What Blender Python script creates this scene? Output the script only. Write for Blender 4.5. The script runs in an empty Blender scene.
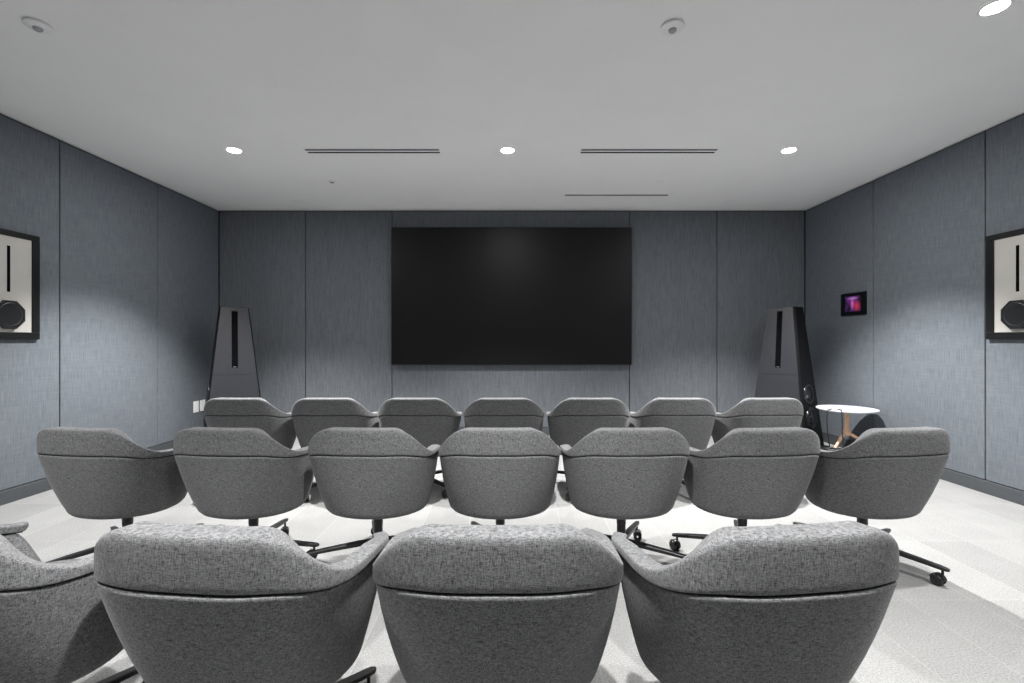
import bpy, bmesh, math, random
from mathutils import Vector, Matrix
random.seed(7)
PI = math.pi
S = bpy.context.scene
COL = S.collection

# ------------------------------------------------------------------ room measures (metres)
W = 3.74          # half width: the side walls stand at x = -W and x = +W
D = 6.063         # screen wall
R = -2.6          # wall behind the camera
EYE = 1.2
H = 2.876         # ceiling height

# ------------------------------------------------------------------ materials
def new_mat(name):
    m = bpy.data.materials.new(name); m.use_nodes = True
    nt = m.node_tree
    b = nt.nodes['Principled BSDF']
    return m, nt, b

def plain(name, col, rough=0.5, metal=0.0, var=0.06, scale=40.0, spec=0.5, bump=0.0):
    m, nt, b = new_mat(name)
    tc = nt.nodes.new('ShaderNodeTexCoord')
    n = nt.nodes.new('ShaderNodeTexNoise'); n.inputs['Scale'].default_value = scale
    n.inputs['Detail'].default_value = 3
    r = nt.nodes.new('ShaderNodeValToRGB')
    lo = [max(0, c*(1-var)) for c in col]; hi = [min(1, c*(1+var)) for c in col]
    r.color_ramp.elements[0].position = 0.3; r.color_ramp.elements[0].color = (*lo, 1)
    r.color_ramp.elements[1].position = 0.7; r.color_ramp.elements[1].color = (*hi, 1)
    nt.links.new(tc.outputs['Object'], n.inputs['Vector'])
    nt.links.new(n.outputs['Fac'], r.inputs['Fac'])
    nt.links.new(r.outputs['Color'], b.inputs['Base Color'])
    b.inputs['Roughness'].default_value = rough
    b.inputs['Metallic'].default_value = metal
    b.inputs['Specular IOR Level'].default_value = spec
    if bump:
        bp = nt.nodes.new('ShaderNodeBump'); bp.inputs['Strength'].default_value = bump
        bp.inputs['Distance'].default_value = 0.002
        nt.links.new(n.outputs['Fac'], bp.inputs['Height'])
        nt.links.new(bp.outputs['Normal'], b.inputs['Normal'])
    return m

def weave(name, dark, light, fine=220.0, long=22.0, lo=0.36, hi=0.64, bump=0.3, rough=0.9, sheen=0.0, vert=0.5):
    """woven cloth: long noise streaks along and across, mixed"""
    m, nt, b = new_mat(name)
    L = nt.links.new
    tc = nt.nodes.new('ShaderNodeTexCoord')
    outs = []
    for sc in ((fine, fine, long), (long*1.2, long*1.2, fine)):
        mp = nt.nodes.new('ShaderNodeMapping'); mp.inputs['Scale'].default_value = sc
        n = nt.nodes.new('ShaderNodeTexNoise'); n.inputs['Scale'].default_value = 1.0
        n.inputs['Detail'].default_value = 2.0; n.inputs['Roughness'].default_value = 0.6
        L(tc.outputs['Object'], mp.inputs['Vector']); L(mp.outputs['Vector'], n.inputs['Vector'])
        outs.append(n.outputs['Fac'])
    mx = nt.nodes.new('ShaderNodeMix'); mx.data_type = 'FLOAT'
    mx.inputs[0].default_value = 1-vert
    L(outs[0], mx.inputs[2]); L(outs[1], mx.inputs[3])
    r = nt.nodes.new('ShaderNodeValToRGB')
    r.color_ramp.elements[0].position = lo; r.color_ramp.elements[0].color = (*dark, 1)
    r.color_ramp.elements[1].position = hi; r.color_ramp.elements[1].color = (*light, 1)
    L(mx.outputs[0], r.inputs['Fac']); L(r.outputs['Color'], b.inputs['Base Color'])
    b.inputs['Roughness'].default_value = rough
    b.inputs['Specular IOR Level'].default_value = 0.15
    b.inputs['Sheen Weight'].default_value = sheen
    bp = nt.nodes.new('ShaderNodeBump'); bp.inputs['Strength'].default_value = bump
    bp.inputs['Distance'].default_value = 0.002
    L(mx.outputs[0], bp.inputs['Height']); L(bp.outputs['Normal'], b.inputs['Normal'])
    return m

M = {}
M['tweed'] = weave('grey_tweed', (0.030,0.031,0.033), (0.255,0.258,0.264), fine=500, long=80, lo=0.34, hi=0.66, sheen=0.12, bump=0.15)
M['tweed_seat'] = weave('grey_tweed_seat', (0.030,0.031,0.033), (0.255,0.258,0.264), fine=500, long=80, lo=0.34, hi=0.66, bump=0.15)
M['wall_cloth'] = weave('blue_grey_wall_cloth', (0.108,0.122,0.139), (0.170,0.188,0.210), fine=150, long=7, lo=0.34, hi=0.66, bump=0.1, vert=0.7)
M['front_cloth'] = weave('grey_wall_cloth', (0.106,0.115,0.128), (0.168,0.180,0.197), fine=150, long=7, lo=0.34, hi=0.66, bump=0.1, vert=0.7)
M['gap'] = plain('shadow_gap_dark', (0.035,0.038,0.043), 0.9, spec=0.1)
M['ceiling'] = plain('ceiling_paint', (0.93,0.93,0.933), 0.9, var=0.01, scale=3, spec=0.1)
M['base'] = plain('baseboard_grey', (0.065,0.071,0.078), 0.6)
M['rear'] = plain('rear_wall_paint', (0.30,0.31,0.33), 0.85, var=0.02, scale=4)
M['black'] = plain('black_powder_coat', (0.012,0.012,0.013), 0.38)
M['rubber'] = plain('caster_black', (0.014,0.014,0.015), 0.45)
M['piping'] = plain('black_welt', (0.006,0.006,0.007), 0.8)
M['screen'] = plain('screen_black', (0.004,0.004,0.0042), 0.42, var=0.02, scale=2, spec=0.24)
M['bezel'] = plain('bezel_black', (0.002,0.002,0.0025), 0.35, spec=0.3)
M['lacquer'] = plain('graphite_lacquer', (0.028,0.029,0.034), 0.25, var=0.03, scale=4, spec=0.6)
M['dark_side'] = plain('black_cabinet_side', (0.005,0.005,0.006), 0.5, spec=0.2)
M['slotblack'] = plain('slot_black', (0.002,0.002,0.0025), 0.9, spec=0.05)
M['cone'] = plain('woofer_cone', (0.012,0.013,0.015), 0.4)
M['cap'] = plain('grey_dust_cap', (0.055,0.062,0.062), 0.35)
M['cream'] = plain('cream_baffle', (0.46,0.445,0.42), 0.6, var=0.03, scale=8)
M['frame'] = plain('black_frame', (0.005,0.0055,0.0065), 0.5, spec=0.3)
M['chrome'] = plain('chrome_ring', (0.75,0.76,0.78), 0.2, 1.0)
M['gloss'] = plain('dark_metal_ring', (0.13,0.135,0.14), 0.22, 1.0)
M['white'] = plain('white_plastic', (0.92,0.92,0.93), 0.4, var=0.01)
M['table_top'] = plain('white_laminate', (0.60,0.61,0.65), 0.35, var=0.01)
M['wood'] = plain('pale_peach_wood', (0.72,0.46,0.31), 0.5, var=0.15, scale=30)
M['lens'] = plain('grey_lens', (0.42,0.42,0.44), 0.2)
M['cable'] = plain('black_cable', (0.008,0.008,0.009), 0.5)
M['vent'] = plain('vent_black', (0.004,0.004,0.004), 0.9, spec=0.05)

def carpet():
    m, nt, b = new_mat('pale_carpet_planks')
    L = nt.links.new; N = nt.nodes.new
    g = N('ShaderNodeTexCoord')
    sep = N('ShaderNodeSeparateXYZ'); L(g.outputs['Object'], sep.inputs[0])
    def math_(op, a, bv=None):
        n = N('ShaderNodeMath'); n.operation = op
        if isinstance(a, (int, float)): n.inputs[0].default_value = a
        else: L(a, n.inputs[0])
        if bv is not None:
            if isinstance(bv, (int, float)): n.inputs[1].default_value = bv
            else: L(bv, n.inputs[1])
        return n.outputs[0]
    px, py = 0.302, 0.652
    u = math_('DIVIDE', math_('SUBTRACT', sep.outputs[0], 1.831), px)
    v = math_('DIVIDE', math_('SUBTRACT', sep.outputs[1], 2.205), py)
    cu, cv = math_('FLOOR', u), math_('FLOOR', v)
    fu, fv = math_('SUBTRACT', u, cu), math_('SUBTRACT', v, cv)
    cmb = N('ShaderNodeCombineXYZ'); L(cu, cmb.inputs[0]); L(cv, cmb.inputs[1])
    wn = N('ShaderNodeTexWhiteNoise'); wn.noise_dimensions = '2D'; L(cmb.outputs[0], wn.inputs['Vector'])
    # seams
    eu = math_('MULTIPLY', math_('MINIMUM', fu, math_('SUBTRACT', 1.0, fu)), px)
    ev = math_('MULTIPLY', math_('MINIMUM', fv, math_('SUBTRACT', 1.0, fv)), py)
    e = math_('MINIMUM', eu, ev)
    seam = math_('LESS_THAN', e, 0.0022)
    n1 = N('ShaderNodeTexNoise'); n1.inputs['Scale'].default_value = 150; n1.inputs['Detail'].default_value = 3
    n2 = N('ShaderNodeTexNoise'); n2.inputs['Scale'].default_value = 5; n2.inputs['Detail'].default_value = 3
    L(g.outputs['Object'], n1.inputs['Vector']); L(g.outputs['Object'], n2.inputs['Vector'])
    k = math_('ADD', math_('MULTIPLY', n1.outputs['Fac'], 0.62), math_('MULTIPLY', n2.outputs['Fac'], 0.10))
    k = math_('ADD', k, math_('MULTIPLY', wn.outputs['Value'], 0.07))
    k = math_('ADD', k, math_('MULTIPLY', seam, 0.10))
    r = N('ShaderNodeValToRGB')
    r.color_ramp.elements[0].position = 0.08; r.color_ramp.elements[0].color = (0.100,0.100,0.100,1)
    r.color_ramp.elements[1].position = 0.68; r.color_ramp.elements[1].color = (0.42,0.419,0.415,1)
    L(k, r.inputs['Fac']); L(r.outputs['Color'], b.inputs['Base Color'])
    b.inputs['Roughness'].default_value = 0.95; b.inputs['Specular IOR Level'].default_value = 0.1
    bp = N('ShaderNodeBump'); bp.inputs['Strength'].default_value = 0.4; bp.inputs['Distance'].default_value = 0.003
    L(n1.outputs['Fac'], bp.inputs['Height']); L(bp.outputs['Normal'], b.inputs['Normal'])
    return m
M['carpet'] = carpet()

def emit(name, col, strength):
    m, nt, b = new_mat(name)
    b.inputs['Base Color'].default_value = (*col, 1)
    b.inputs['Emission Color'].default_value = (*col, 1)
    b.inputs['Emission Strength'].default_value = strength
    return m
M['lamp'] = emit('lamp_lens', (1.0,0.99,0.97), 440.0)

def panel_screen():
    """lit touch screen: a violet picture with a pink figure and a red patch"""
    m, nt, b = new_mat('lit_touch_screen')
    L = nt.links.new; N = nt.nodes.new
    g = N('ShaderNodeTexCoord')
    base = N('ShaderNodeTexNoise'); base.inputs['Scale'].default_value = 22; base.inputs['Detail'].default_value = 3
    L(g.outputs['Object'], base.inputs['Vector'])
    r = N('ShaderNodeValToRGB')
    els = r.color_ramp.elements
    els[0].position = 0.45; els[0].color = (0.004,0.002,0.02,1)
    els[1].position = 0.72; els[1].color = (0.16,0.03,0.30,1)
    L(base.outputs['Fac'], r.inputs['Fac'])
    def blob(cy, cz, sy, sz):
        mp = N('ShaderNodeMapping'); mp.inputs['Location'].default_value = (0, -cy/sy, -cz/sz)
        mp.inputs['Scale'].default_value = (0.001, 1/sy, 1/sz)
        L(g.outputs['Object'], mp.inputs['Vector'])
        gr = N('ShaderNodeTexGradient'); gr.gradient_type = 'SPHERICAL'
        L(mp.outputs['Vector'], gr.inputs['Vector'])
        return gr.outputs['Fac']
    cur = r.outputs['Color']
    for fac, col in ((blob(0.0, 0.03, 0.10, 0.08), (0.30,0.02,0.34)), (blob(-0.06, -0.025, 0.07, 0.07), (0.95,0.06,0.16)),
                     (blob(0.005, 0.005, 0.030, 0.075), (1.0,0.25,0.85)), (blob(0.0, 0.062, 0.10, 0.022), (0.7,0.35,0.9))):
        mx = N('ShaderNodeMix'); mx.data_type = 'RGBA'
        L(fac, mx.inputs[0]); L(cur, mx.inputs[6]); mx.inputs[7].default_value = (*col, 1)
        cur = mx.outputs[2]
    b.inputs['Base Color'].default_value = (0.01,0.01,0.012,1); b.inputs['Roughness'].default_value = 0.2
    L(cur, b.inputs['Emission Color']); b.inputs['Emission Strength'].default_value = 0.30
    return m
M['touch'] = panel_screen()

# ------------------------------------------------------------------ mesh helpers
def link(name, bm, mat, parent=None, smooth=False, loc=None):
    bmesh.ops.recalc_face_normals(bm, faces=bm.faces[:])
    me = bpy.data.meshes.new(name); bm.to_mesh(me); bm.free()
    if mat: me.materials.append(mat)
    if smooth:
        for p in me.polygons: p.use_smooth = True
    o = bpy.data.objects.new(name, me); COL.objects.link(o)
    if parent: o.parent = parent
    if loc: o.location = loc
    return o

def auto_smooth(o, ang=35):
    o.data.set_sharp_from_angle(angle=math.radians(ang))

def tag(o, label=None, cat=None, group=None, kind=None):
    if label: o['label'] = label
    if cat: o['category'] = cat
    if group: o['group'] = group
    if kind: o['kind'] = kind
    return o

def empty(name, loc, rz=0.0):
    o = bpy.data.objects.new(name, None); COL.objects.link(o)
    o.location = loc; o.rotation_euler = (0, 0, rz); o.empty_display_size = 0.1
    return o

def box(bm, x0, x1, y0, y1, z0, z1, bevel=0.0, seg=2):
    vs = [bm.verts.new((x, y, z)) for x in (x0, x1) for y in (y0, y1) for z in (z0, z1)]
    f = []
    for q in ((0,1,3,2),(4,6,7,5),(0,4,5,1),(2,3,7,6),(0,2,6,4),(1,5,7,3)):
        f.append(bm.faces.new([vs[i] for i in q]))
    if bevel:
        bmesh.ops.recalc_face_normals(bm, faces=f)
        es = list({e for fc in f for e in fc.edges})
        bmesh.ops.bevel(bm, geom=es, offset=bevel, segments=seg, affect='EDGES', profile=0.5)

def lathe(bm, prof, n=32, c=(0,0,0)):
    """prof: list of (radius, z); radius 0 closes with a point"""
    rings = []
    for r, z in prof:
        if r <= 1e-6: rings.append([bm.verts.new((c[0], c[1], c[2]+z))])
        else: rings.append([bm.verts.new((c[0]+r*math.cos(2*PI*i/n), c[1]+r*math.sin(2*PI*i/n), c[2]+z)) for i in range(n)])
    for a, b in zip(rings, rings[1:]):
        for i in range(n):
            j = (i+1) % n
            if len(a) == 1 and len(b) == 1: continue
            if len(a) == 1: bm.faces.new([a[0], b[i], b[j]])
            elif len(b) == 1: bm.faces.new([a[i], a[j], b[0]])
            else: bm.faces.new([a[i], a[j], b[j], b[i]])
    for rg in (rings[0], rings[-1]):
        if len(rg) > 1: bm.faces.new(rg)

def tube(bm, pts, rad, n=8, rad_end=None):
    pts = [Vector(p) for p in pts]
    rings = []
    up = Vector((0, 0, 1))
    for i, p in enumerate(pts):
        t = (pts[min(i+1, len(pts)-1)] - pts[max(i-1, 0)]).normalized()
        a = t.cross(up)
        if a.length < 1e-3: a = t.cross(Vector((1, 0, 0)))
        a.normalize(); b = t.cross(a)
        r = rad if rad_end is None else rad + (rad_end-rad)*i/(len(pts)-1)
        rings.append([bm.verts.new(p + r*(math.cos(2*PI*k/n)*a + math.sin(2*PI*k/n)*b)) for k in range(n)])
    for a, b in zip(rings, rings[1:]):
        for i in range(n):
            j = (i+1) % n
            bm.faces.new([a[i], a[j], b[j], b[i]])
    bm.faces.new(rings[0]); bm.faces.new(rings[-1])

def sstep(a, b, x):
    t = max(0.0, min(1.0, (x-a)/(b-a))); return t*t*(3-2*t)
def lerp(a, b, t): return a + (b-a)*t

# ------------------------------------------------------------------ setting
bm = bmesh.new(); box(bm, -W-0.2, W+0.2, R-0.2, D+0.2, -0.12, 0)
tag(link('floor', bm, M['carpet']), kind='structure')
bm = bmesh.new(); box(bm, -W-0.2, W+0.2, R-0.2, D+0.2, H, H+0.12)
tag(link('ceiling', bm, M['ceiling']), kind='structure')

PT = 0.022     # panel thickness: panel faces are the wall planes, the backing lies behind
def wall(name, seams, make, mat, back):
    bm = bmesh.new(); back(bm)
    w = tag(link(name, bm, M['gap']), kind='structure')
    for a, b_ in zip(seams, seams[1:]):
        bm = bmesh.new(); make(bm, a, b_)
        link('acoustic_panel', bm, mat, w)
    return w
ZT = H - 0.014; BB = 0.102; g = 0.0045
wall('wall_left', [R, -1.52, -0.43, 0.66, 1.75, 2.84, 3.93, 5.018, D-0.004],
     lambda bm, a, b_: box(bm, -W-PT, -W, a+g, b_-g, BB+0.006, ZT, 0.003, 1), M['wall_cloth'],
     lambda bm: box(bm, -W-0.15, -W-PT, R-0.1, D+0.1, 0, H))
wall('wall_right', [R, -2.03, -0.90, 0.26, 1.42, 2.59, 3.756, 4.921, D-0.004],
     lambda bm, a, b_: box(bm, W, W+PT, a+g, b_-g, BB+0.006, ZT, 0.003, 1), M['wall_cloth'],
     lambda bm: box(bm, W+PT, W+0.15, R-0.1, D+0.1, 0, H))
wall('wall_front', [-W+0.004, -2.636, -1.532, 1.500, 2.617, W-0.004],
     lambda bm, a, b_: box(bm, a+g, b_-g, D, D+PT, BB+0.006, ZT, 0.003, 1), M['front_cloth'],
     lambda bm: box(bm, -W-0.1, W+0.1, D+PT, D+0.15, 0, H))
bm = bmesh.new(); box(bm, -W-0.1, W+0.1, R-0.15, R, 0, H)
tag(link('wall_rear', bm, M['rear']), kind='structure')
for nm, a in (('baseboard_left', (-W-PT, -W+0.006, R, D)), ('baseboard_right', (W-0.006, W+PT, R, D)),
              ('baseboard_front', (-W+0.006, W-0.006, D-0.006, D+PT))):
    bm = bmesh.new(); box(bm, a[0], a[1], a[2], a[3], 0, BB, 0.002, 1)
    tag(link(nm, bm, M['base']), kind='structure')

# ------------------------------------------------------------------ the swivel chair
A_T, BB_T, BF_T = 0.327, 0.300, 0.282      # plan of the bucket at the seam
A_B, BB_B, BF_B = 0.280, 0.225, 0.250      # plan of the bucket near its bottom
Z_BOT = 0.288
def plan(phi, k):
    """point of the bucket outline; phi = 0 at the back, growing to the right arm; k 0 bottom .. 1 seam"""
    k = max(0.0, min(1.05, k)); q = k**0.92
    s, c = math.sin(phi), math.cos(phi)
    a = lerp(A_B, A_T, q)
    if c >= 0: b, n = lerp(BB_B, BB_T, q), lerp(2.05, 3.3, q)
    else: b, n = lerp(BF_B, BF_T, q), lerp(2.05, 3.4, q)
    x = a*math.copysign(abs(s)**(2/n), s)
    y = -b*math.copysign(abs(c)**(2/n), c)
    return x, y
def inward(phi, k):
    d = 0.01
    x0, y0 = plan(phi-d, k); x1, y1 = plan(phi+d, k)
    t = Vector((x1-x0, y1-y0)); t.normalize()
    return Vector((-t.y, t.x))
TIP = math.radians(126)
def seam_z(phi):
    p = abs(phi)
    z = lerp(0.637, 0.600, sstep(0.35, 1.5, p))
    z = lerp(z, 0.566, sstep(1.3, TIP, p))
    return z
def rim_z(phi):
    return lerp(seam_z(phi), 0.395, sstep(math.radians(120), math.radians(152), abs(phi)))
def top_z(phi):
    p = abs(phi)
    z = lerp(0.769, 0.634, sstep(0.30, 1.46, p))
    z = lerp(z, 0.594, sstep(1.2, TIP, p))
    return z

def shell_bm():
    bm = bmesh.new(); n = 96
    rows = []
    phis = [-PI + 2*PI*i/n for i in range(n)]
    def row(fn): rows.append([bm.verts.new(fn(p)) for p in phis])
    kz = lambda z: (z-Z_BOT-0.04)/(0.64-Z_BOT-0.04)
    def at(p, z, off):
        x, y = plan(p, kz(z)); iv = inward(p, kz(z))
        return (x+iv.x*off, y+iv.y*off, z)
    th = 0.032
    row(lambda p: tuple(Vector((*Vector(plan(p, 0))*0.3, 0.355))))
    row(lambda p: at(p, 0.36, th+0.03))
    for t in (0.25, 0.6, 1.0):
        row(lambda p, t=t: at(p, lerp(0.375, rim_z(p)-0.010, t), th))
    row(lambda p: at(p, rim_z(p)-0.003, th*0.82))
    row(lambda p: at(p, rim_z(p), th*0.6))
    row(lambda p: at(p, rim_z(p)-0.0008, th*0.10))
    row(lambda p: at(p, rim_z(p)-0.004, 0.0))
    zb = Z_BOT+0.045
    for t in (0.025, 0.12, 0.3, 0.5, 0.7, 0.88, 1.0):
        row(lambda p, t=t: at(p, lerp(rim_z(p)-0.004, zb, t), -0.004*math.sin(PI*t)))
    for a in (25, 50, 72, 90):
        a = math.radians(a)
        row(lambda p, a=a: at(p, zb-0.042*math.sin(a), 0.05*(1-math.cos(a))))
    row(lambda p: (plan(p, 0)[0]*0.45, plan(p, 0)[1]*0.45, Z_BOT))
    for a, b in zip(rows, rows[1:]):
        for i in range(n):
            j = (i+1) % n
            bm.faces.new([a[i], a[j], b[j], b[i]])
    bm.faces.new(rows[0]); bm.faces.new(rows[-1])
    return bm

def sweep_section(phis, section):
    """closed sections (lists of points) along phis, capped"""
    bm = bmesh.new(); rings = []
    for i, p in enumerate(phis): rings.append([bm.verts.new(q) for q in section(i, p)])
    m = len(rings[0])
    for a, b in zip(rings, rings[1:]):
        for i in range(m):
            j = (i+1) % m
            bm.faces.new([a[i], a[j], b[j], b[i]])
    bm.faces.new(rings[0]); bm.faces.new(rings[-1])
    return bm

def band_bm():
    n = 84; m = 32
    us = []
    for i in range(n+1): us.append(-1 + 2*i/n)
    ph = [u*TIP for u in us]
    # extra rounding stations at both arm ends
    ext = [math.radians(a) for a in (1.2, 2.4, 3.4, 4.1, 4.5)]
    scl = [0.97, 0.87, 0.70, 0.46, 0.15]
    phis = [-TIP-e for e in reversed(ext)] + ph + [TIP+e for e in ext]
    sc = list(reversed(scl)) + [1.0]*len(ph) + scl
    def section(i, p):
        x, y = plan(p, 1.0); iv = inward(p, 1.0)
        zs = seam_z(p) + 0.0035; zt = top_z(p)
        hz = (zt-zs)/2; zm = (zt+zs)/2
        t = lerp(0.086, 0.044, sstep(0.5, 2.1, abs(p)))
        out = []
        for k in range(m):
            a = 2*PI*k/m
            c, s = math.cos(a), math.sin(a)
            e = 0.30 if s > 0 else 0.16
            d = t/2*math.copysign(abs(c)**e, c)
            z = hz*math.copysign(abs(s)**(0.38 if s > 0 else 0.25), s)
            lean = -0.010*sstep(0, 1, (z+hz)/(2*hz)) * (1-sstep(0.6, 1.4, abs(p))) * 0
            off = t/2 + 0.001 + d*sc[i] + lean
            out.append((x+iv.x*off, y+iv.y*off, zm + z*sc[i]))
        return out
    return sweep_section(phis, section)

def piping_bm():
    n = 72
    phis = [-TIP + 2*TIP*i/n for i in range(n+1)]
    def section(i, p):
        x, y = plan(p, 1.0); iv = inward(p, 1.0); z = seam_z(p)+0.0015
        return [(x+iv.x*(0.022+0.014*math.cos(a)), y+iv.y*(0.022+0.014*math.cos(a)), z+0.005*math.sin(a))
                for a in [2*PI*k/8 for k in range(8)]]
    return sweep_section(phis, section)

def cushion_bm():
    bm = bmesh.new(); n = 64
    def ring(sc, z):
        out = []
        for i in range(n):
            p = 2*PI*i/n; s, c = math.sin(p), math.cos(p)
            x = 0.238*math.copysign(abs(s)**0.8, s); y = -0.222*math.copysign(abs(c)**0.75, c)+0.040
            out.append(bm.verts.new((x*sc, y*sc, z)))
        return out
    rs = [ring(s_, z_) for s_, z_ in ((0.5,0.362),(0.88,0.362),(0.96,0.372),(1.0,0.40),(1.0,0.43),(0.97,0.455),(0.90,0.470),(0.7,0.478),(0.35,0.482))]
    for a, b in zip(rs, rs[1:]):
        for i in range(n): bm.faces.new([a[i], a[(i+1)%n], b[(i+1)%n], b[i]])
    bm.faces.new(rs[0]); bm.faces.new(rs[-1])
    return bm

def leg_bm():
    """one flat arm of the star base along +X"""
    bm = bmesh.new()
    st = [(0.020, 0.019, 0.107, 0.013), (0.10, 0.018, 0.106, 0.011), (0.23, 0.0155, 0.098, 0.0095), (0.335, 0.014, 0.090, 0.008), (0.356, 0.011, 0.0885, 0.007), (0.365, 0.005, 0.088, 0.005)]
    rings = []
    for x, hw, z, ht in st:
        c = 0.35*ht
        rings.append([bm.verts.new((x, y, zz)) for y, zz in ((-hw, z-ht), (hw, z-ht), (hw, z+ht-c), (hw-c, z+ht), (-hw+c, z+ht), (-hw, z+ht-c))])
    for a, b in zip(rings, rings[1:]):
        for i in range(6): bm.faces.new([a[i], a[(i+1)%6], b[(i+1)%6], b[i]])
    bm.faces.new(rings[0]); bm.faces.new(rings[-1])
    return bm

def caster_bm(turn):
    """twin wheel caster hanging under the tip of an arm (origin on the floor under the tip)"""
    bm = bmesh.new()
    lathe(bm, [(0.006, 0.05), (0.006, 0.084)], 10)
    t = bmesh.new()
    for s in (-1, 1):                       # wheels: axis along y
        lathe(t, [(0.0, s*0.005), (0.019, s*0.005), (0.025, s*0.008), (0.0265, s*0.012), (0.0265, s*0.018), (0.024, s*0.022), (0.012, s*0.0235), (0.010, s*0.021), (0.0, s*0.021)], 20)
    bmesh.ops.rotate(t, verts=t.verts[:], cent=(0,0,0), matrix=Matrix.Rotation(PI/2, 3, 'X'))
    bmesh.ops.translate(t, verts=t.verts[:], vec=(-0.018, 0, 0.0265))
    # hood: arched strip over the wheels
    prev = None
    for i in range(9):
        a = PI*(0.05+0.90*i/8)
        r0, r1 = 0.028, 0.032
        cur = [t.verts.new((-0.018+r*math.cos(a), y, 0.0265+r*math.sin(a))) for r in (r0, r1) for y in (-0.013, 0.013)]
        if prev:
            for q in ((0,1),(1,3),(3,2),(2,0)):
                t.faces.new([prev[q[0]], prev[q[1]], cur[q[1]], cur[q[0]]])
        else: t.faces.new([cur[0], cur[1], cur[3], cur[2]])
        prev = cur
    t.faces.new([prev[0], prev[1], prev[3], prev[2]])
    me = bpy.data.meshes.new('tmp'); t.to_mesh(me); t.free(); bm.from_mesh(me); bpy.data.meshes.remove(me)
    bmesh.ops.rotate(bm, verts=bm.verts[:], cent=(0,0,0), matrix=Matrix.Rotation(turn, 3, 'Z'))
    return bm

def make_chair():
    root = empty('swivel_chair', (0, 0, 0))
    o = link('bucket_shell', shell_bm(), M['tweed'], root, True); auto_smooth(o, 60)
    o = link('backrest', band_bm(), M['tweed'], root, True)
    link('piping', piping_bm(), M['piping'], root, True)
    link('seat', cushion_bm(), M['tweed_seat'], root, True)
    bm = bmesh.new(); lathe(bm, [(0.0, 0.268), (0.075, 0.268), (0.085, 0.274), (0.085, 0.2885), (0.0, 0.2885)], 32)
    auto_smooth(link('seat_plate', bm, M['black'], root, True))
    bm = bmesh.new(); lathe(bm, [(0.0, 0.10), (0.024, 0.10), (0.024, 0.20), (0.0255, 0.202), (0.0255, 0.262), (0.030, 0.269), (0.0, 0.269)], 24)
    auto_smooth(link('column', bm, M['black'], root, True))
    bm = bmesh.new(); lathe(bm, [(0.0, 0.088), (0.034, 0.088), (0.037, 0.093), (0.037, 0.118), (0.031, 0.126), (0.0, 0.126)], 28)
    auto_smooth(link('hub', bm, M['black'], root, True))
    for k in range(4):
        l = link('leg', leg_bm(), M['black'], root)
        l.rotation_euler.z = k*PI/2
        c = link('caster', caster_bm(k*1.9+0.4), M['rubber'], l, True, (0.338, 0, 0)); auto_smooth(c)
    return root

def copy_tree(o, parent=None):
    c = o.copy(); COL.objects.link(c)
    if parent: c.parent = parent
    for ch in list(o.children): copy_tree(ch, c)
    return c

# rows: (x, y, turn in degrees (positive = turned to face left), base angle in degrees, label)
G_N, G_M, G_F = 'swivel chairs in the row nearest the viewer', 'swivel chairs in the middle row', 'swivel chairs in the row nearest the screen'
near = [(-1.395, 1.36, -8, 62, 'grey tweed swivel chair at far left of the nearest row, cut by the edge'),
        (-0.708, 1.345, -6, 48, 'large grey tweed swivel chair in the nearest row, left of the central one'),
        (-0.035, 1.345, 0, 20, 'grey tweed swivel chair in the middle of the nearest row, facing the screen squarely'),
        (0.635, 1.345, 7, 10, 'grey tweed swivel chair at the right end of the nearest row, beside bare carpet')]
mid = [(-2.112, 2.61, -8, 50, 'grey tweed swivel chair at the left end of the middle row, by the left wall'),
       (-1.420, 2.61, -5, 88, 'grey tweed swivel chair second from the left wall in the middle row'),
       (-0.735, 2.61, -2, 20, 'grey tweed swivel chair third from the left wall in the middle row'),
       (-0.065, 2.61, 0, 30, 'grey tweed swivel chair at the centre of the middle row, below the screen'),
       (0.600, 2.61, 2, 61, 'grey tweed swivel chair in the middle row, directly right of the central one'),
       (1.265, 2.61, 6, 70, 'grey tweed swivel chair second from the right end of the middle row'),
       (1.925, 2.61, 9, 33, 'grey tweed swivel chair ending the middle row at right, base arm and caster showing')]
far = [(-2.09, 3.88, -2, 35, 'grey tweed swivel chair under the left tower speaker, in the row nearest the screen'),
       (-1.415, 3.88, 0, 65, 'grey tweed swivel chair second from the left in the row nearest the screen'),
       (-0.74, 3.88, 0, 45, 'grey tweed swivel chair below the left edge of the screen, in the row nearest it'),
       (-0.065, 3.88, 0, 40, 'grey tweed swivel chair below the middle of the screen, in the row nearest it'),
       (0.61, 3.88, 0, 57, 'grey tweed swivel chair below the right half of the screen, in its nearest row'),
       (1.285, 3.88, 0, 17, 'grey tweed swivel chair second from the right in the row nearest the screen'),
       (1.96, 3.88, 3, 30, 'grey tweed swivel chair at the right end of the row nearest the screen')]
proto = make_chair(); first = True
for grp, row in ((G_N, near), (G_M, mid), (G_F, far)):
    for x, y, turn, base, lab in row:
        c = proto if first else copy_tree(proto)
        first = False
        c.location = (x, y, 0); c.rotation_euler.z = math.radians(turn)
        k = 0
        for ch in c.children:
            if ch.name.startswith('leg'):
                ch.rotation_euler.z = math.radians(base - turn + 90*k); k += 1
        tag(c, lab, 'chair', grp)

# ------------------------------------------------------------------ the big screen
t = tag(empty('wall_screen', (0, D, 0.905)), 'huge black switched-off screen hung on the front wall', 'screen')
x0, x1, z0, z1 = -1.523, 1.511, 0.0, 1.737
bm = bmesh.new(); box(bm, x0, x1, -0.082, -0.030, z0, z1, 0.012, 3)
box(bm, x0+0.35, x1-0.35, -0.030, -0.001, z0+0.3, z1-0.3)
link('housing', bm, M['bezel'], t)
bm = bmesh.new(); box(bm, x0+0.014, x1-0.014, -0.0845, -0.080, z0+0.02, z1-0.014)
link('display', bm, M['screen'], t)

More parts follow.
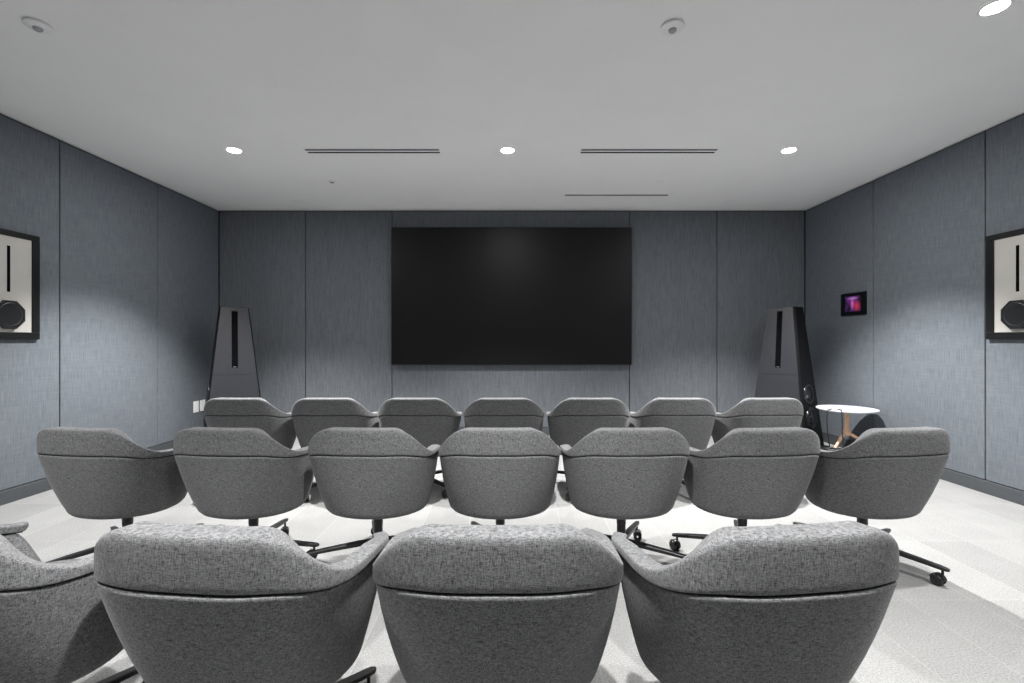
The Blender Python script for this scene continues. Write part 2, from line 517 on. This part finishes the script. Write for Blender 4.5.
# ------------------------------------------------------------------ tower speakers in the corners
def tower(x, y, rz, label):
    t = tag(empty('tower_speaker', (x, y, 0), rz), label, 'speaker', 'tower speakers in the front corners')
    HT = 1.59
    def half(z): k = z/HT; return lerp(0.318, 0.147, k), lerp(0.240, 0.105, k)     # half width, half depth
    def slab(z0, z1, ins, yoff=0.0, cap=0):
        bm = bmesh.new(); rings = []
        for z in (z0, z1):
            w, d = half(z); w -= ins; d -= ins; c = 0.02
            rings.append([bm.verts.new(p) for p in ((-w, -d+c, z), (-w+c, -d, z), (w-c, -d, z), (w, -d+c, z), (w, d, z), (-w, d, z))])
        for i in range(6): bm.faces.new([rings[0][i], rings[0][(i+1)%6], rings[1][(i+1)%6], rings[1][i]])
        bm.faces.new(rings[0]); bm.faces.new(rings[1])
        return bm
    link('cabinet', slab(0.03, HT, 0.0), M['dark_side'], t)
    bm = bmesh.new(); box(bm, -0.36, 0.36, -0.27, 0.27, 0.0, 0.03, 0.006, 2)
    link('plinth', bm, M['black'], t)
    # front plates: flat boards lying on the sloping front, with the slot cut between two halves
    def board(z0, z1, xa, xb, mat, name, th=0.012):
        bm = bmesh.new(); vs = []
        for z in (z0, z1):
            w, d = half(z)
            for off in (0.0, th):
                for f in (xa, xb):
                    xx = (w-0.014)*f if abs(f) == 1 else f
                    vs.append(bm.verts.new((xx, -d-off, z)))
        for q in ((0,1,3,2),(4,6,7,5),(0,4,5,1),(2,3,7,6),(0,2,6,4),(1,5,7,3)): bm.faces.new([vs[i] for i in q])
        return bm, name, mat
    sw = 0.031; za, zb = 0.905, 1.545
    up = bmesh.new()
    for z0_, z1_, xa, xb in ((0.83, za, -1, 1), (zb, HT-0.004, -1, 1), (za, zb, -1, -sw), (za, zb, sw, 1)):
        b, _, _ = board(z0_, z1_, xa, xb, None, None)
        me = bpy.data.meshes.new('tmp'); b.to_mesh(me); b.free(); up.from_mesh(me); bpy.data.meshes.remove(me)
    fp = link('baffle', up, M['lacquer'], t)
    b, _, _ = board(za, zb, -sw, sw, None, None, 0.002); sl = link('tweeter_slot', b, M['slotblack'], fp)
    w_, d_ = half(za); b = bmesh.new(); box(b, -0.016, 0.016, -d_-0.010, -d_-0.002, za+0.003, za+0.013, 0.003, 1); link('slot_glint', b, M['chrome'], fp)  # bright stud modelled in place of the reflected highlight at the slot's lower end
    b, _, _ = board(0.05, 0.827, -1, 1, None, None); link('lower_baffle', b, M['lacquer'], t)
    # woofers on both sides
    for s in (-1, 1):
        for zc in (0.62, 0.36):
            bm = bmesh.new()
            lathe(bm, [(0.0, 0.000), (0.030, -0.002), (0.034, -0.004), (0.085, 0.002), (0.094, 0.006), (0.102, 0.003), (0.104, -0.003), (0.104, -0.012), (0.0, -0.012)], 32)
            w, d = half(zc)
            tilt = math.atan((0.318-0.147)/HT)
            bmesh.ops.rotate(bm, verts=bm.verts[:], cent=(0,0,0), matrix=Matrix.Rotation(s*(PI/2-tilt), 3, 'Y'))
            wf = link('side_woofer', bm, M['cone'], t, True, (s*(w+0.004), 0, zc)); auto_smooth(wf, 30)
            bm = bmesh.new()
            lathe(bm, [(0.100, 0.000), (0.108, 0.003), (0.118, 0.000), (0.118, -0.006), (0.100, -0.006), (0.100, 0.003)], 32)
            bmesh.ops.rotate(bm, verts=bm.verts[:], cent=(0,0,0), matrix=Matrix.Rotation(s*(PI/2-tilt), 3, 'Y'))
            link('trim_ring', bm, M['gloss'], wf, True)
    return t
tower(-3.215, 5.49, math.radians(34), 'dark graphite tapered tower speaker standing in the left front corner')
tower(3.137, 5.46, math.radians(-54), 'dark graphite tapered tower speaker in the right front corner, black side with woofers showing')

# ------------------------------------------------------------------ framed speakers on the side walls
def wall_speaker(x, y, rz, label):
    t = tag(empty('wall_speaker', (x, y, 1.62), rz), label, 'speaker', 'framed speakers on the side walls')
    # local: x along the wall, -y into the room
    hw, hh, fw = 0.228, 0.404, 0.060
    bm = bmesh.new()
    ft, fb = fw*0.72, fw*0.9
    for a in ((-hw, hw, hh-ft, hh), (-hw, hw, -hh, -hh+fb), (-hw, -hw+fw, -hh+fb+0.0006, hh-ft-0.0006), (hw-fw, hw, -hh+fb+0.0006, hh-ft-0.0006)):
        box(bm, a[0], a[1], -0.026, 0.0, a[2], a[3], 0.003, 1)
    link('frame', bm, M['frame'], t)
    bm = bmesh.new(); box(bm, -hw+fw-0.01, hw-fw+0.01, -0.018, -0.001, -hh+0.04, hh-0.03)
    b = link('baffle', bm, M['cream'], t)
    bm = bmesh.new(); box(bm, -0.0125, 0.0125, -0.0195, -0.014, -0.053, 0.290, 0.002, 1)
    link('tweeter_slot', bm, M['slotblack'], b)
    bm = bmesh.new()
    lathe(bm, [(0.0, 0.006), (0.026, 0.004), (0.030, 0.001), (0.070, 0.014), (0.080, 0.022), (0.092, 0.022), (0.092, 0.018)], 40)
    lathe(bm, [(0.085, 0.020), (0.110, 0.022), (0.113, 0.018), (0.113, 0.0), (0.085, 0.0)], 8)
    bmesh.ops.rotate(bm, verts=bm.verts[:], cent=(0,0,0), matrix=Matrix.Rotation(PI/8, 3, 'Z'))
    bmesh.ops.rotate(bm, verts=bm.verts[:], cent=(0,0,0), matrix=Matrix.Rotation(PI/2, 3, 'X'))
    w = link('woofer', bm, M['cone'], t, False, (0, -0.016, -0.222))
    for i, p in enumerate(w.data.polygons): p.use_smooth = len(p.vertices) == 4 and i < 40*6
    bm = bmesh.new(); lathe(bm, [(0.034, 0.001), (0.030, 0.007), (0.018, 0.012), (0.0, 0.014)], 24)
    bmesh.ops.rotate(bm, verts=bm.verts[:], cent=(0,0,0), matrix=Matrix.Rotation(PI/2, 3, 'X'))
    link('dust_cap', bm, M['cap'], w, True)
    return t
wall_speaker(-W, 3.512, -PI/2+PI, 'cream speaker in a black frame on the left wall, cut by the picture edge')
wall_speaker(W, 3.497, PI/2+PI, 'cream speaker in a black frame on the right wall, cut by the picture edge')

# ------------------------------------------------------------------ touch panel on the right wall
t = tag(empty('touch_panel', (W, 5.195, 1.610)), 'small black touch panel with a lit violet and pink picture on the right wall', 'touch panel')
bm = bmesh.new(); box(bm, -0.014, 0.006, -0.190, 0.190, -0.124, 0.124, 0.004, 2)
link('housing', bm, M['bezel'], t)
bm = bmesh.new(); box(bm, -0.0152, -0.013, -0.118, 0.118, -0.082, 0.086)
link('display', bm, M['touch'], t)

# ------------------------------------------------------------------ outlet plates on the left wall
for y, lab in ((5.618, 'white wall outlet plate low on the left wall, the one farther from the corner'),
               (5.737, 'white wall outlet plate low on the left wall, the one nearer the corner')):
    t = tag(empty('outlet_plate', (-W, y, 0.428)), lab, 'wall outlet', 'outlet plates on the left wall')
    bm = bmesh.new(); box(bm, 0, 0.006, -0.046, 0.046, -0.066, 0.066, 0.003, 2)
    link('cover_plate', bm, M['white'], t)
    bm = bmesh.new()
    for z in (-0.024, 0.024): box(bm, 0.004, 0.0085, -0.017, 0.017, z-0.014, z+0.014, 0.002, 1)
    link('socket', bm, M['white'], t)

# ------------------------------------------------------------------ side table
t = tag(empty('side_table', (3.44, 4.88, 0)), 'round white side table on a pale wooden pedestal by the right wall', 'table')
bm = bmesh.new(); lathe(bm, [(0, 0.496), (0.256, 0.496), (0.269, 0.502), (0.270, 0.511), (0.267, 0.515), (0, 0.515)], 56)
auto_smooth(link('tabletop', bm, M['table_top'], t, True))
bm = bmesh.new(); lathe(bm, [(0, 0.236), (0.026, 0.236), (0.036, 0.250), (0.036, 0.275), (0.027, 0.295), (0.0225, 0.34), (0.0195, 0.46), (0.026, 0.495), (0, 0.495)], 24)
auto_smooth(link('pedestal', bm, M['wood'], t, True), 50)
for a in (200, 320, 80):
    a = math.radians(a)
    bm = bmesh.new()
    tube(bm, [(math.cos(a)*r, math.sin(a)*r, z) for r, z in ((0.015, 0.262), (0.08, 0.225), (0.17, 0.12), (0.265, 0.014))], 0.017, 10, 0.012)
    link('leg', bm, M['wood'], t, True)

t = empty('cable_adapter', (3.275, 4.80, 0.515)); tag(t, 'small pale adapter lying at the left rim of the white table', 'adapter')
bm = bmesh.new(); box(bm, -0.045, 0.03, -0.022, 0.022, 0.0, 0.022, 0.006, 2)
link('body', bm, M['white'], t)
bm = bmesh.new(); box(bm, 0.03, 0.048, -0.012, 0.012, 0.003, 0.016, 0.003, 1)
link('plug', bm, M['chrome'], t)

def cord(name, pts, label, r=0.0045):
    # smooth the polyline
    P = [Vector(p) for p in pts]; out = []
    for i in range(len(P)-1):
        p0, p1, p2, p3 = P[max(i-1,0)], P[i], P[i+1], P[min(i+2, len(P)-1)]
        for k in range(6):
            u = k/6
            out.append(0.5*((2*p1)+(-p0+p2)*u+(2*p0-5*p1+4*p2-p3)*u*u+(-p0+3*p1-3*p2+p3)*u**3))
    out.append(P[-1])
    bm = bmesh.new(); tube(bm, out, r, 8)
    return tag(link(name, bm, M['cable'], None, True), label, 'cable')
cord('power_cord', [(3.225, 4.79, 0.522), (3.20, 4.775, 0.520), (3.155, 4.75, 0.503), (3.15, 4.75, 0.36), (3.165, 4.74, 0.18), (3.19, 4.72, 0.02), (3.22, 4.70, 0.008)],
     'thin black cord hanging from the left edge of the white table, nearer the tower speaker')
cord('power_cord', [(3.27, 4.773, 0.521), (3.265, 4.73, 0.520), (3.24, 4.665, 0.508), (3.235, 4.655, 0.36), (3.245, 4.65, 0.16), (3.26, 4.64, 0.02), (3.29, 4.62, 0.008)],
     'thin black cord hanging from the left edge of the white table, nearer the wooden pedestal')
pts = []
for i in range(90):
    a = i*2*PI/18; r = 0.105 + 0.012*math.sin(i*0.9)
    pts.append((3.10 + r*math.cos(a), 4.60 + 0.8*r*math.sin(a), 0.014 + i*0.0018 + 0.006*math.sin(i*1.7)))
bm = bmesh.new(); tube(bm, pts, 0.011, 8)
tag(link('cable_coil', bm, M['cable'], None, True), 'black cable coiled on the carpet between the tower speaker and the side table', 'cable')

# ------------------------------------------------------------------ ceiling fittings
def downlight(x, y, label, power=1.0):
    t = tag(empty('downlight', (x, y, H)), label, 'ceiling light', 'recessed ceiling downlights')
    bm = bmesh.new(); lathe(bm, [(0.052, 0.0), (0.052, -0.003), (0.058, -0.005), (0.066, -0.003), (0.068, 0.0), (0.052, 0.0)], 32)
    auto_smooth(link('trim_ring', bm, M['white'], t, True))
    bm = bmesh.new(); lathe(bm, [(0.0, -0.0035), (0.046, -0.003), (0.052, -0.001), (0.0, -0.0005)], 32)
    link('lens', bm, M['lamp'], t, True)
    ld = bpy.data.lights.new('downlight_lamp', 'SPOT')
    ld.energy = LAMP*power; ld.spot_size = math.radians(SPOT); ld.spot_blend = BLEND; ld.shadow_soft_size = 0.035
    ld.color = (1.0, 0.99, 0.975)
    lo = bpy.data.objects.new('downlight_lamp', ld); COL.objects.link(lo); lo.parent = t
    lo.location = (0, 0, -0.03)
    return t
LAMP, SPOT, BLEND = 260, 98, 0.6
for x, y, lab, pw in ((-2.437, 4.164, 'lit round recessed downlight on the ceiling, left one of the row of three', 1.6),
                  (-0.04, 4.164, 'lit round recessed downlight on the ceiling, between the two double slot vents', 1.35),
                  (2.428, 4.164, 'lit round recessed downlight on the ceiling, right one of the row of three', 1.6),
                  (2.423, 2.383, 'lit round recessed downlight at the top right, largest and nearest of those in view', 0.5),
                  (-2.437, 0.74, 'recessed downlight on the ceiling above the viewer, left', 0.7),
                  (-0.04, 0.74, 'recessed downlight on the ceiling above the viewer, centre', 1.2),
                  (2.428, 0.74, 'recessed downlight on the ceiling above the viewer, right', 0.4)):
    downlight(x, y, lab, pw)

def slot_vent(x0, x1, y, n, label, group):
    t = tag(empty('slot_vent', ((x0+x1)/2, y, H)), label, 'ceiling vent', group)
    hw = (x1-x0)/2
    rw = 0.020
    ys = [(-0.044, -0.013), (0.013, 0.044)] if n == 2 else [(-0.020, 0.020)]
    bm = bmesh.new()
    for a, b in ys: box(bm, -hw, hw, a, b, -0.0012, 0.0)
    link('slot', bm, M['vent'], t)
    bm = bmesh.new()
    e = ys[-1][1]+0.010
    box(bm, -hw-0.008, hw+0.008, -e, ys[0][0], -0.0025, 0.0); box(bm, -hw-0.008, hw+0.008, ys[-1][1], e, -0.0025, 0.0)
    box(bm, -hw-0.008, -hw, ys[0][0], ys[-1][1], -0.0025, 0.0); box(bm, hw, hw+0.008, ys[0][0], ys[-1][1], -0.0025, 0.0)
    if n == 2: box(bm, -hw, hw, ys[0][1], ys[1][0], -0.0025, 0.0)
    link('frame', bm, M['ceiling'], t)
slot_vent(-1.808, -0.638, 4.179, 2, 'double black slot vent in the ceiling, between the left and central downlights', 'slot vents in the ceiling')
slot_vent(0.607, 1.795, 4.179, 2, 'double black slot vent in the ceiling, between the central and right downlights', 'slot vents in the ceiling')
slot_vent(0.606, 1.785, 5.434, 1, 'single thin black slot vent in the ceiling closest to the screen wall', 'slot vents in the ceiling')

def sensor(x, y, label):
    t = tag(empty('ceiling_sensor', (x, y, H)), label, 'ceiling sensor', 'round ceiling sensors')
    bm = bmesh.new(); lathe(bm, [(0, -0.024), (0.050, -0.022), (0.060, -0.015), (0.060, -0.009), (0.054, -0.007), (0.054, 0.0), (0, 0.0)], 36)
    auto_smooth(link('body', bm, M['white'], t, True))
    bm = bmesh.new(); lathe(bm, [(0, -0.040), (0.012, -0.038), (0.020, -0.030), (0.022, -0.022), (0, -0.022)], 20)
    link('lens', bm, M['lens'], t, True)
sensor(-2.502, 2.507, 'round white sensor with a grey lens on the ceiling at the upper left')
sensor(0.851, 2.519, 'round white sensor with a grey lens on the ceiling right of centre')

def sprinkler(x, y, label):
    t = tag(empty('sprinkler_head', (x, y, H)), label, 'sprinkler', 'sprinkler heads')
    bm = bmesh.new(); lathe(bm, [(0, -0.004), (0.036, -0.004), (0.040, 0.0), (0, 0.0)], 28)
    link('escutcheon', bm, M['white'], t, True)
    bm = bmesh.new(); lathe(bm, [(0, -0.014), (0.020, -0.014), (0.020, -0.011), (0.006, -0.010), (0.006, -0.004), (0, -0.004)], 16)
    link('nozzle', bm, M['lens'], t)
sprinkler(-1.885, 4.975, 'tiny sprinkler head on the ceiling beyond the left double slot vent')
def cover(x, y, r, label):
    bm = bmesh.new(); lathe(bm, [(0, -0.006), (r*0.9, -0.006), (r, 0.0), (0, 0.0)], 32)
    o = link('cover_plate', bm, M['white'], None, True, (x, y, H)); auto_smooth(o)
    tag(o, label, 'ceiling cover', 'flush ceiling covers')
cover(-2.56, 5.686, 0.07, 'flat round white cover on the ceiling close to the screen wall, left side')
cover(2.61, 5.686, 0.07, 'flat round white cover on the ceiling close to the screen wall, right side')
cover(1.555, 4.99, 0.045, 'small round white cover on the ceiling just before the single slot vent')

# ------------------------------------------------------------------ world, camera, colour
w = bpy.data.worlds.new('World'); S.world = w; w.use_nodes = True
w.node_tree.nodes['Background'].inputs['Color'].default_value = (0.5, 0.5, 0.5, 1)
w.node_tree.nodes['Background'].inputs['Strength'].default_value = 0.3
cd = bpy.data.cameras.new('camera'); cam = bpy.data.objects.new('camera', cd); COL.objects.link(cam)
cam.location = (0, 0, EYE); cam.rotation_euler = (PI/2, 0, 0)
cd.sensor_fit = 'HORIZONTAL'; cd.sensor_width = 36.0; cd.lens = 475/1024*36.0; cd.clip_start = 0.05
S.camera = cam
S.view_settings.view_transform = 'Standard'; S.view_settings.look = 'None'
S.view_settings.gamma = 1.0; S.view_settings.use_curve_mapping = False
S.view_settings.exposure = 0.74
